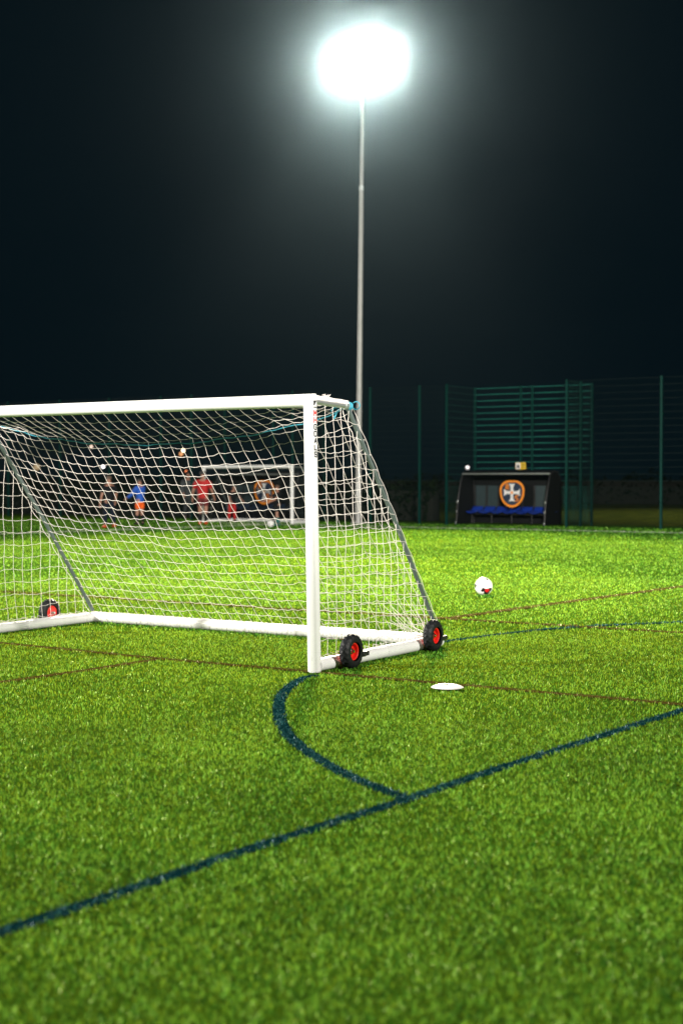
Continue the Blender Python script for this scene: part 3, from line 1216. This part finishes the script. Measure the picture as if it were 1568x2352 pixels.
# ------------------------------------------------------------------ dugouts
def make_dugout(loc, width, label, nseat=7, seat='seat'):
    root = empty('dugout', loc, ROTZ)
    tag(root, label, 'dugout')
    prof = [(0, .02), (.10, .7), (.26, 1.25), (.42, 1.60), (.70, 1.70), (1.0, 1.66), (1.18, 1.45), (1.24, .9), (1.24, .02)]
    hw = width / 2
    for sx in (-hw, hw):
        pl = MB()
        pl.add([(sx - .006, y, z) for y, z in prof] + [(sx + .006, y, z) for y, z in prof],
               [tuple(range(9)), tuple(range(17, 8, -1))] + [(i, (i + 1) % 9, (i + 1) % 9 + 9, i + 9) for i in range(9)])
        pl.build('side_panel', M['dark'], root, smooth=False)
        MB().tube([(sx, y, z) for y, z in prof], .024, 10).build('side_frame', M['black'], root)
        for y, z in ((.0, .06), (.10, .72), (.05, .42)):
            MB().box((sx, y - .03, z), (.03, .03, .07)).build('clamp', M['alu'], root, bevel=.004)
    MB().tube([(-hw, .42, 1.61), (hw, .42, 1.61)], .026, 12).build('roof_beam', M['alu'], root)
    rf = MB()
    top_ = [(.42, 1.615), (.70, 1.70), (1.0, 1.66), (1.18, 1.45)]
    for (y0, z0), (y1, z1) in zip(top_[:-1], top_[1:]):
        rf.add([(-hw, y0, z0), (hw, y0, z0), (hw, y1, z1), (-hw, y1, z1), (-hw, y0, z0 + .012), (hw, y0, z0 + .012), (hw, y1, z1 + .012), (-hw, y1, z1 + .012)],
               [(0, 1, 2, 3), (7, 6, 5, 4), (0, 4, 5, 1), (1, 5, 6, 2), (2, 6, 7, 3), (3, 7, 4, 0)])
    rf.build('roof', M['dark'], root, smooth=False)
    MB().box((0, 1.245, .28), (width, .012, .5)).build('lower_panel', M['dark'], root, smooth=False)
    MB().box((0, 1.20, 1.36), (width, .012, .24)).build('upper_panel', M['dark'], root, smooth=False)
    nb = 7
    for k in range(nb):
        x0 = -hw + .05 + (width - .1) * k / nb
        x1 = -hw + .05 + (width - .1) * (k + 1) / nb
        MB().box(((x0 + x1) / 2, 1.22, .88), (x1 - x0 - .07, .012, .72)).build('back_window' if k in (0, 1, 5, 6) else 'back_panel', M['poly' if k in (0, 1, 5, 6) else 'dark'], root, smooth=False)
        MB().box((x0, 1.215, .88), (.065, .03, .74)).build('mullion', M['black'], root, smooth=False)
    MB().box((0, .86, .33), (width - .1, .06, .06)).build('seat_beam', M['black'], root, bevel=.005)
    for k in range(5):
        x = -hw + .12 + (width - .24) * k / 4
        MB().tube([(x, .86, .02), (x, .86, .32)], .020, 10).build('seat_leg', M['black'], root)
    for k in range(nseat):
        x = -hw + .22 + (width - .42) * k / (nseat - 1)
        st = MB()
        vs, fs = [], []
        NX, NY = 9, 9
        for j in range(NY):
            for i in range(NX):
                ux = -1 + 2 * i / (NX - 1)
                vy = j / (NY - 1)
                if vy < .62:
                    t = vy / .62
                    y = .62 + .36 * t
                    z = .42 - .03 * math.sin(t * math.pi) + .045 * ux ** 2 - (.05 * (1 - t) ** 3)
                else:
                    t = (vy - .62) / .38
                    y = .98 + .09 * t + .03 * math.sin(t * math.pi / 2)
                    z = .42 + .15 * t + .03 * ux ** 2 * (1 - t)
                wd = .205 * (1 - .12 * abs(vy - .5))
                vs.append((x + ux * wd, y - .03 * (1 - ux ** 2) * (vy > .62), z))
        for j in range(NY - 1):
            for i in range(NX - 1):
                q = j * NX + i
                fs.append((q, q + 1, q + NX + 1, q + NX))
        st.add(vs, fs)
        so = st.build('seat', M[seat], root)
        md = so.modifiers.new('thick', 'SOLIDIFY')
        md.thickness = .02
    # printed badge banner hung on the back
    bx, bz, by = .14, 1.02, .60
    ban = []
    for k in range(48):
        a = math.pi / 2 + 2 * math.pi * k / 48
        cx, sz = math.cos(a), math.sin(a)
        rx = .42 * (1.0 - .10 * max(0, -sz) ** 2 * abs(cx))
        rz = .42 if sz > 0 else .47
        sq = 1 + .10 * abs(math.sin(2 * a)) * (sz > 0)
        ban.append((bx + rx * cx * sq, bz + rz * sz * sq * (.90 if sz > 0 else 1)))
    MT = Matrix.Translation((0, by, 0))
    bo = MB().prism(ban, 0, .012, MT).build('badge', M['orange'], root, smooth=False)
    inn = [(bx + (x - bx) * .85, bz + (z - bz) * .85) for x, z in ban]
    MB().prism(inn, -.004, .001, MT).build('badge_field', M['navy'], bo, smooth=False)

    def arm(ang):
        pts = [(-.045, .0), (-.045, .17), (-.062, .22), (-.115, .285), (-.03, .268), (.03, .268), (.115, .285), (.062, .22), (.045, .17), (.045, 0)]
        c, s_ = math.cos(ang), math.sin(ang)
        return [(bx + x * c - z * s_, bz + x * s_ + z * c) for x, z in pts]
    for q in range(4):
        MB().prism(arm(q * math.pi / 2), -.012 - .001 * (q % 2), -.005, MT).build('cross', M['cream'], bo, smooth=False)
    MB().prism([(bx - .04, bz - .04), (bx + .04, bz - .04), (bx + .04, bz + .04), (bx - .04, bz + .04)], -.018, -.0135, MT).build('cross_centre', M['orange'], bo, smooth=False)

    def lettr(st, cx, cz, w_, h_, lw):
        m = MB()
        for s_ in st:
            for (x0, y0), (x1, y1) in zip(s_[:-1], s_[1:]):
                a = Vector((cx + (x0 - .5) * w_, cz + (y0 - .5) * h_))
                b = Vector((cx + (x1 - .5) * w_, cz + (y1 - .5) * h_))
                t = (b - a).normalized()
                nn = Vector((-t.y, t.x)) * lw / 2
                a2, b2 = a - t * lw * .45, b + t * lw * .45
                m.prism([tuple(a2 - nn), tuple(b2 - nn), tuple(b2 + nn), tuple(a2 + nn)], -.012, -.005, MT)
        m.build('badge_letter', M['orange'], bo, smooth=False)
    lettr([[(.15, .05), (.15, .75), (.5, 1), (.85, .75), (.85, 0)], [(.15, .05), (.45, .05)], [(.15, .45), (.85, .45)]], bx - .165, bz + .19, .12, .16, .032)
    lettr([[(.9, .95), (.3, .95), (.1, .78), (.1, .6), (.9, .42), (.9, .15), (.7, .04), (.1, .04)]], bx + .16, bz - .18, .11, .17, .034)
    return root


make_dugout(F(5.56, .45), 3.05, 'black team dugout with blue seats and an orange ringed badge in the fence bay')
make_dugout(F(a_of(553) + .1, .45), 3.5, 'dark dugout with a badge half hidden behind the far goal', seat='navy')  # seats given navy: the dim light of this bay is put into their colour


# ------------------------------------------------------------------ hedges
def hedge(name, a0, a1, b, height, depth, n, label):
    P = []
    core = MB()
    hs = np.random.default_rng(3)
    aa = hs.uniform(a0, a1, n)
    bb = hs.uniform(-depth / 2, depth / 2, n)
    hh = height * (0.82 + .12 * np.sin(aa * 1.3) + .08 * np.sin(aa * 3.7 + 1) + .05 * hs.normal(size=n))
    zz = hh * hs.uniform(0, 1, n) ** .7
    c = np.stack([O.x + U.x * aa + S.x * (b + bb), O.y + U.y * aa + S.y * (b + bb), zz], 1)
    d1 = hs.normal(size=(n, 3))
    d1 /= np.linalg.norm(d1, axis=1)[:, None]
    d2 = np.cross(d1, hs.normal(size=(n, 3)))
    d2 /= np.linalg.norm(d2, axis=1)[:, None]
    s_ = (.11 * hs.uniform(.6, 1.5, n))[:, None]
    V = np.zeros((n, 5, 3))
    V[:, 0] = c - d2 * s_ * .3
    V[:, 1] = c + d2 * s_ * .3
    V[:, 2] = c + d1 * s_ - d2 * s_ * .4
    V[:, 3] = c + d1 * s_ + d2 * s_ * .4
    V[:, 4] = c + d1 * s_ * 1.8
    o = blade_mesh(name, V.reshape(-1, 3), M['leaf'])
    tag(o, label, 'hedge', kind='stuff')
    # woody core so that no light shows through at the base
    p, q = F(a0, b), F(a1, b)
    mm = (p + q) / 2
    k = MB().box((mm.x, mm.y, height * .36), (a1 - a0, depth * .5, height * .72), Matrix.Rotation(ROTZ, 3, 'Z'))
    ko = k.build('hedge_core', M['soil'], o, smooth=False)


hedge('hedge', -45, 1.6, 3.6, 1.42, .9, 16000, 'low dark hedge running behind the left half of the fence')
hedge('hedge', -60, 75, 38.5, 1.9, 1.6, 22000, 'dark hedge line on the far side of the rough field')

# ------------------------------------------------------------------ distant lamps
LAMPS = [
    (210, 1025, (1.0, .72, .55), 3.0, .10, 'dim pinkish distant lamp high above the walking boy in black'),
    (237, 1071, (1.0, .98, .95), 9.0, .10, 'bright white distant lamp low above the walking boy in black'),
    (421, 1034, (1.0, .80, .50), 12.0, .11, 'brightest warm distant lamp above and left of the far goal'),
    (416, 1042, (1.0, .36, .06), 2.2, .12, 'amber distant lamp just below the brightest warm lamp'),
    (428, 1082, (1.0, .22, .05), 5.0, .07, 'small orange distant lamp over the figure in grey'),
    (85, 1072, (1.0, .62, .20), 0.8, .20, 'faint yellow distant lamp seen past the left net brace'),
    (1073, 1073, (1.0, .90, .88), 6.0, .10, 'lone white distant lamp above the roof of the badge dugout'),
]
for i, (px, py, colr, st, rad, lab) in enumerate(LAMPS):
    D = 78 + (i % 3) * 3
    p = AT(px, py, D)
    r0 = empty('street_lamp', (p.x, p.y, -.02))
    tag(r0, lab, 'street lamp', 'distant lamps beyond the fence')
    MB().tube([(0, .15, 0), (0, .15, p.z * .7), (0, .14, p.z - .02), (0, .05, p.z + rad + .06)], [.05, .04, .035, .03], 8).build('lamp_post', M['dark'], r0)
    lm = pm('street_lamp_glow', (.5, .5, .5), .5, emit=(colr, st * .4))
    prof = [(rad * math.sin(math.pi * j / 10), -rad * math.cos(math.pi * j / 10)) for j in range(11)]
    MB().lathe(prof, 16, Matrix.Translation((0, 0, p.z))).build('lamp_globe', lm, r0, ang=80)


# ------------------------------------------------------------------ people
def skin_mesh(name, verts, edges, rads, mat, parent, sub=2):
    me = bpy.data.meshes.new(name)
    me.from_pydata(verts, edges, [])
    o = bpy.data.objects.new(name, me)
    COL.objects.link(o)
    md = o.modifiers.new('skin', 'SKIN')
    sv = me.skin_vertices[0].data
    for i, r_ in enumerate(rads):
        sv[i].radius = r_ if isinstance(r_, tuple) else (r_, r_)
        sv[i].use_root = (i == 0)
    md.use_smooth_shade = True
    sb = o.modifiers.new('sub', 'SUBSURF')
    sb.levels = sb.render_levels = sub
    dg = bpy.context.evaluated_depsgraph_get()
    nm = bpy.data.meshes.new_from_object(o.evaluated_get(dg))
    bpy.data.objects.remove(o)
    nm.name = name
    nm.materials.clear()
    nm.materials.append(mat)
    o = bpy.data.objects.new(name, nm)
    COL.objects.link(o)
    o.parent = parent
    return o


def make_person(loc, rz, h, label, shirt, lower, shoes, hair, sleeves='short', legs='shorts', socks=None,
                arms=((0, 0), (0, 0)), stride=(0, 0), turn=0.0, lift=0.0, lean=0.0, build=1.0):
    """stands at the root, facing local -Y. arms: (forward, outward) per arm; stride: fore-aft offset of each foot."""
    root = empty('person', loc, rz)
    tag(root, label, 'person')
    B = build
    z = lambda k: k * h
    J = {}
    ly = lambda zz: -lean * max(0, zz - .5) * h
    J['pel'] = (0, 0, z(.515))
    J['waist'] = (0, ly(.6) + .005 * h, z(.60))
    J['chest'] = (0, ly(.72) + .0 * h, z(.72))
    J['collar'] = (0, ly(.805) + .005 * h, z(.805))
    J['neck'] = (0, ly(.845), z(.848))
    hx, hy = math.sin(turn), math.cos(turn)
    hc = Vector((0, ly(.92), z(.925)))
    J['jaw'] = tuple(hc + Vector((.012 * h * hx, -.012 * h * hy, -.032 * h)))
    J['skull'] = tuple(hc + Vector((-.004 * h * hx, .004 * h * hy, .012 * h)))
    J['crown'] = tuple(hc + Vector((-.006 * h * hx, .006 * h * hy, .042 * h)))
    J['nose'] = tuple(hc + Vector((.060 * h * hx, -.060 * h * hy, -.012 * h)))
    edges = [('pel', 'waist'), ('waist', 'chest'), ('chest', 'collar'), ('collar', 'neck'), ('neck', 'jaw'), ('jaw', 'skull'), ('skull', 'crown')]
    rad = {'pel': (.085 * h * B, .066 * h * B), 'waist': (.074 * h * B, .060 * h * B), 'chest': (.088 * h * B, .064 * h * B), 'collar': (.050 * h * B, .042 * h * B),
           'neck': .031 * h * B, 'jaw': .041 * h, 'skull': .050 * h, 'crown': .036 * h, 'nose': .008 * h}
    for i, sx in enumerate((-1, 1)):
        s = 'LR'[i]
        fwd, outw = arms[i]
        sh = Vector((sx * .108 * h * B, ly(.79), z(.788)))
        up = Vector((sx * (.12 + math.sin(outw)), -math.sin(fwd) * .75, -math.cos(fwd) * math.cos(outw))).normalized()
        el = sh + up * .172 * h
        fo = Vector((sx * (.02 + .6 * math.sin(outw)), -math.sin(fwd + .35), -math.cos(fwd + .35) * math.cos(outw))).normalized()
        wr = el + fo * .150 * h
        pa = wr + fo * .045 * h
        J['sh' + s], J['el' + s], J['wr' + s], J['pa' + s] = map(tuple, (sh, el, wr, pa))
        edges += [('collar', 'sh' + s), ('sh' + s, 'el' + s), ('el' + s, 'wr' + s), ('wr' + s, 'pa' + s)]
        rad.update({'sh' + s: .036 * h * B, 'el' + s: .024 * h * B, 'wr' + s: .017 * h, 'pa' + s: (.022 * h, .013 * h)})
        side = Vector((0, 1, 0)) - fo * fo.y
        side.normalize()
        for q, (off, ln) in enumerate(((-.018, .040), (-.006, .046), (.006, .043), (.018, .034))):
            b0 = pa + side * off * h + fo * .018 * h
            t0 = b0 + fo * ln * h * .55 + Vector((-sx * .006 * h, 0, 0))
            t1 = t0 + fo * ln * h * .35 + Vector((-sx * .014 * h, 0, 0))
            k0, k1 = 'f%d%s' % (q, s), 'g%d%s' % (q, s)
            J[k0], J[k1] = tuple(t0), tuple(t1)
            edges += [('pa' + s, k0), (k0, k1)]
            rad.update({k0: .0058 * h, k1: .0048 * h})
        th = wr + fo * .03 * h - side * .030 * h
        J['t' + s] = tuple(th)
        edges.append(('wr' + s, 't' + s))
        rad['t' + s] = .007 * h
        st = stride[i] * h
        li = lift * h if i == 0 else 0
        hp = Vector((sx * .052 * h * B, 0, z(.49)))
        kn = Vector((sx * .058 * h, st * .45 - .015 * h - li * .3, z(.285) + li * .2))
        an = Vector((sx * .060 * h, st + .012 * h, z(.048) + li))
        to = Vector((sx * .068 * h, st - .085 * h, z(.018) + li * .35))
        he = Vector((sx * .060 * h, st + .035 * h, z(.022) + li * 1.2))
        J['hp' + s], J['kn' + s], J['an' + s], J['to' + s], J['he' + s] = map(tuple, (hp, kn, an, to, he))
        edges += [('pel', 'hp' + s), ('hp' + s, 'kn' + s), ('kn' + s, 'an' + s), ('an' + s, 'to' + s)]
        rad.update({'hp' + s: .056 * h * B, 'kn' + s: .034 * h * B, 'an' + s: .022 * h, 'to' + s: .014 * h, 'he' + s: .018 * h})
    edges.append(('skull', 'nose'))
    names = ['pel'] + [k for k in J if k != 'pel' and not k.startswith('he')]
    ix = {k: i for i, k in enumerate(names)}
    skin_mesh('body', [J[k] for k in names], [(ix[a], ix[b]) for a, b in edges], [rad[k] for k in names], M['skin'], root)

    def part(name, chain, edg, mat, grow, sub=2, scale=None):
        nm = list(chain)
        ii = {k: i for i, k in enumerate(nm)}
        rr = []
        for k in nm:
            r_ = rad.get(k, .03 * h)
            if isinstance(r_, tuple):
                rr.append((r_[0] + grow * h, r_[1] + grow * h))
            else:
                rr.append(r_ + grow * h)
        return skin_mesh(name, [J[k] for k in nm], [(ii[a], ii[b]) for a, b in edg], rr, mat, root, sub)

    mid = lambda a, b, t: tuple(Vector(J[a]) * (1 - t) + Vector(J[b]) * t)
    for s in 'LR':
        J['sl' + s] = mid('sh' + s, 'el' + s, .75)
        rad['sl' + s] = .032 * h
        J['tk' + s] = mid('hp' + s, 'kn' + s, .80)
        rad['tk' + s] = .038 * h
        J['sk' + s] = mid('kn' + s, 'an' + s, .22)
        rad['sk' + s] = .034 * h
        J['cf' + s] = mid('kn' + s, 'an' + s, .92)
        rad['cf' + s] = .028 * h
        J['cw' + s] = mid('el' + s, 'wr' + s, .92)
        rad['cw' + s] = .021 * h
    J['hem'] = (0, 0, z(.475))
    rad['hem'] = (.080 * h * B, .060 * h * B)
    J['band'] = (0, ly(.565), z(.585))
    rad['band'] = (.070 * h * B, .054 * h * B)
    ch, ed = ['chest', 'waist', 'pel', 'hem', 'collar'], [('chest', 'waist'), ('waist', 'pel'), ('pel', 'hem'), ('chest', 'collar')]
    for s in 'LR':
        if sleeves == 'short':
            ch += ['sh' + s, 'sl' + s]
            ed += [('collar', 'sh' + s), ('sh' + s, 'sl' + s)]
        else:
            ch += ['sh' + s, 'el' + s, 'cw' + s]
            ed += [('collar', 'sh' + s), ('sh' + s, 'el' + s), ('el' + s, 'cw' + s)]
    part('shirt', ch, ed, shirt, .014)
    ch, ed = ['pel', 'band'], [('pel', 'band')]
    for s in 'LR':
        if legs == 'shorts':
            ch += ['hp' + s, 'tk' + s]
            ed += [('pel', 'hp' + s), ('hp' + s, 'tk' + s)]
        else:
            ch += ['hp' + s, 'kn' + s, 'cf' + s]
            ed += [('pel', 'hp' + s), ('hp' + s, 'kn' + s), ('kn' + s, 'cf' + s)]
    part('shorts' if legs == 'shorts' else 'trousers', ch, ed, lower, .012)
    for s in 'LR':
        if socks:
            part('sock', ['sk' + s, 'an' + s], [('sk' + s, 'an' + s)], socks, .005)
        part('shoe', ['an' + s, 'to' + s, 'he' + s], [('an' + s, 'to' + s), ('an' + s, 'he' + s)], shoes, .008)
    # hair cap and eyes
    mb = MB()
    vs, fs = [], []
    hn, hk = 18, 9
    for j in range(hk + 1):
        for i in range(hn):
            a = 2 * math.pi * i / hn
            back = .5 + .5 * math.cos(a)            # a = 0 points to the back of the head
            lim = 1.05 + .75 * back
            t = lim * j / hk
            r0 = .060 * h * (1 + .05 * math.sin(i * 2.7 + j * 1.9))
            p = Vector((r0 * .92 * math.sin(t) * math.sin(a), r0 * 1.05 * math.sin(t) * math.cos(a), r0 * math.cos(t)))
            p = Matrix.Rotation(turn, 3, 'Z') @ p
            vs.append(hc + p + Vector((0, 0, .022 * h)))
    for j in range(hk):
        for i in range(hn):
            l = (i + 1) % hn
            fs.append((j * hn + i, (j + 1) * hn + i, (j + 1) * hn + l, j * hn + l))
    mb.add(vs, fs)
    mb.build('hair', hair, root, ang=80)
    for sx in (-1, 1):
        p = hc + Matrix.Rotation(turn, 3, 'Z') @ Vector((sx * .018 * h, -.050 * h, .0))
        MB().lathe([(.006 * h * math.sin(math.pi * j / 6), -.006 * h * math.cos(math.pi * j / 6)) for j in range(7)], 10, Matrix.Translation(p)).build('eye', M['eye'], root)
    return root


def facing(p):
    """turn so that local -Y looks at the camera"""
    return math.atan2(p.x, p.y) * -1


p = G(251, 1213)
make_person(p, facing(p) + R(205), 1.54, 'boy in black top and navy trousers with orange boots striding away', M['cloth_black'], M['cloth_navy'], M['shoe_orange'], M['hair'],
            'short', 'trousers', arms=((.25, .22), (-.2, .2)), stride=(.10, -.07), lift=.02)
p = G(322, 1206)
make_person(p, facing(p) + R(225), 1.47, 'child in blue long sleeved top and bright orange shorts facing away', M['cloth_blue'], M['cloth_orange'], M['cloth_black'], M['hair_dark'],
            'long', 'shorts', M['cloth_black'], arms=((.7, .12), (.7, .12)), stride=(.02, -.03), turn=-.4, build=1.08)
p = G(466, 1205)
make_person(p, facing(p) + R(165), 1.70, 'person in red shirt and maroon shorts with orange boots beside the far goal post', M['cloth_red'], M['cloth_maroon'], M['shoe_orange'], M['hair_dark'],
            'short', 'shorts', M['cloth_black'], arms=((.3, .15), (.1, .30)), stride=(.02, -.02), turn=-.3, build=1.12)
p = G(432, 1193)
make_person(p, facing(p) + R(20), 1.72, 'figure in grey hooded tracksuit standing in the dark left of the far goal', M['cloth_grey'], M['cloth_grey'], M['cloth_grey'], M['hair_dark'],
            'long', 'trousers', arms=((.5, .1), (.4, .1)), build=1.05)
p = G(637, 1208)
make_person(p, facing(p) + R(-70), 1.26, 'small child in black kit and teal socks with a ball at the far post', M['cloth_black'], M['cloth_black'], M['cloth_teal'], M['hair'],
            'short', 'shorts', M['cloth_teal'], arms=((.9, .1), (.8, .1)), stride=(.06, -.05))
p = G(533, 1199)
make_person(p, facing(p) + R(30), 1.25, 'child in red kit crouching low in the far goal mouth', M['cloth_black'], M['cloth_red'], M['cloth_black'], M['hair_dark'],
            'short', 'trousers', arms=((.6, .2), (.6, .2)), stride=(.08, -.05), lean=.25)

# ------------------------------------------------------------------ thin haze box, added to imitate lens glare round the floodlight
hz = MB().box((0, 60, 10.5), (340, 270, 23.2))
hm = bpy.data.materials.new('haze')
hm.use_nodes = True
nt = hm.node_tree
nt.nodes.remove(nt.nodes["Principled BSDF"])
pv = nt.nodes.new("ShaderNodeVolumePrincipled")
pv.inputs["Color"].default_value = (0.56, 0.83, 1.0, 1)
pv.inputs["Density"].default_value = HAZE_D
pv.inputs["Anisotropy"].default_value = 0.98
nt.links.new(pv.outputs[0], nt.nodes["Material Output"].inputs["Volume"])
ho = hz.build('haze', hm, None, smooth=False)
tag(ho, 'thin haze added to imitate lens glare round the floodlight', 'haze', kind='stuff')
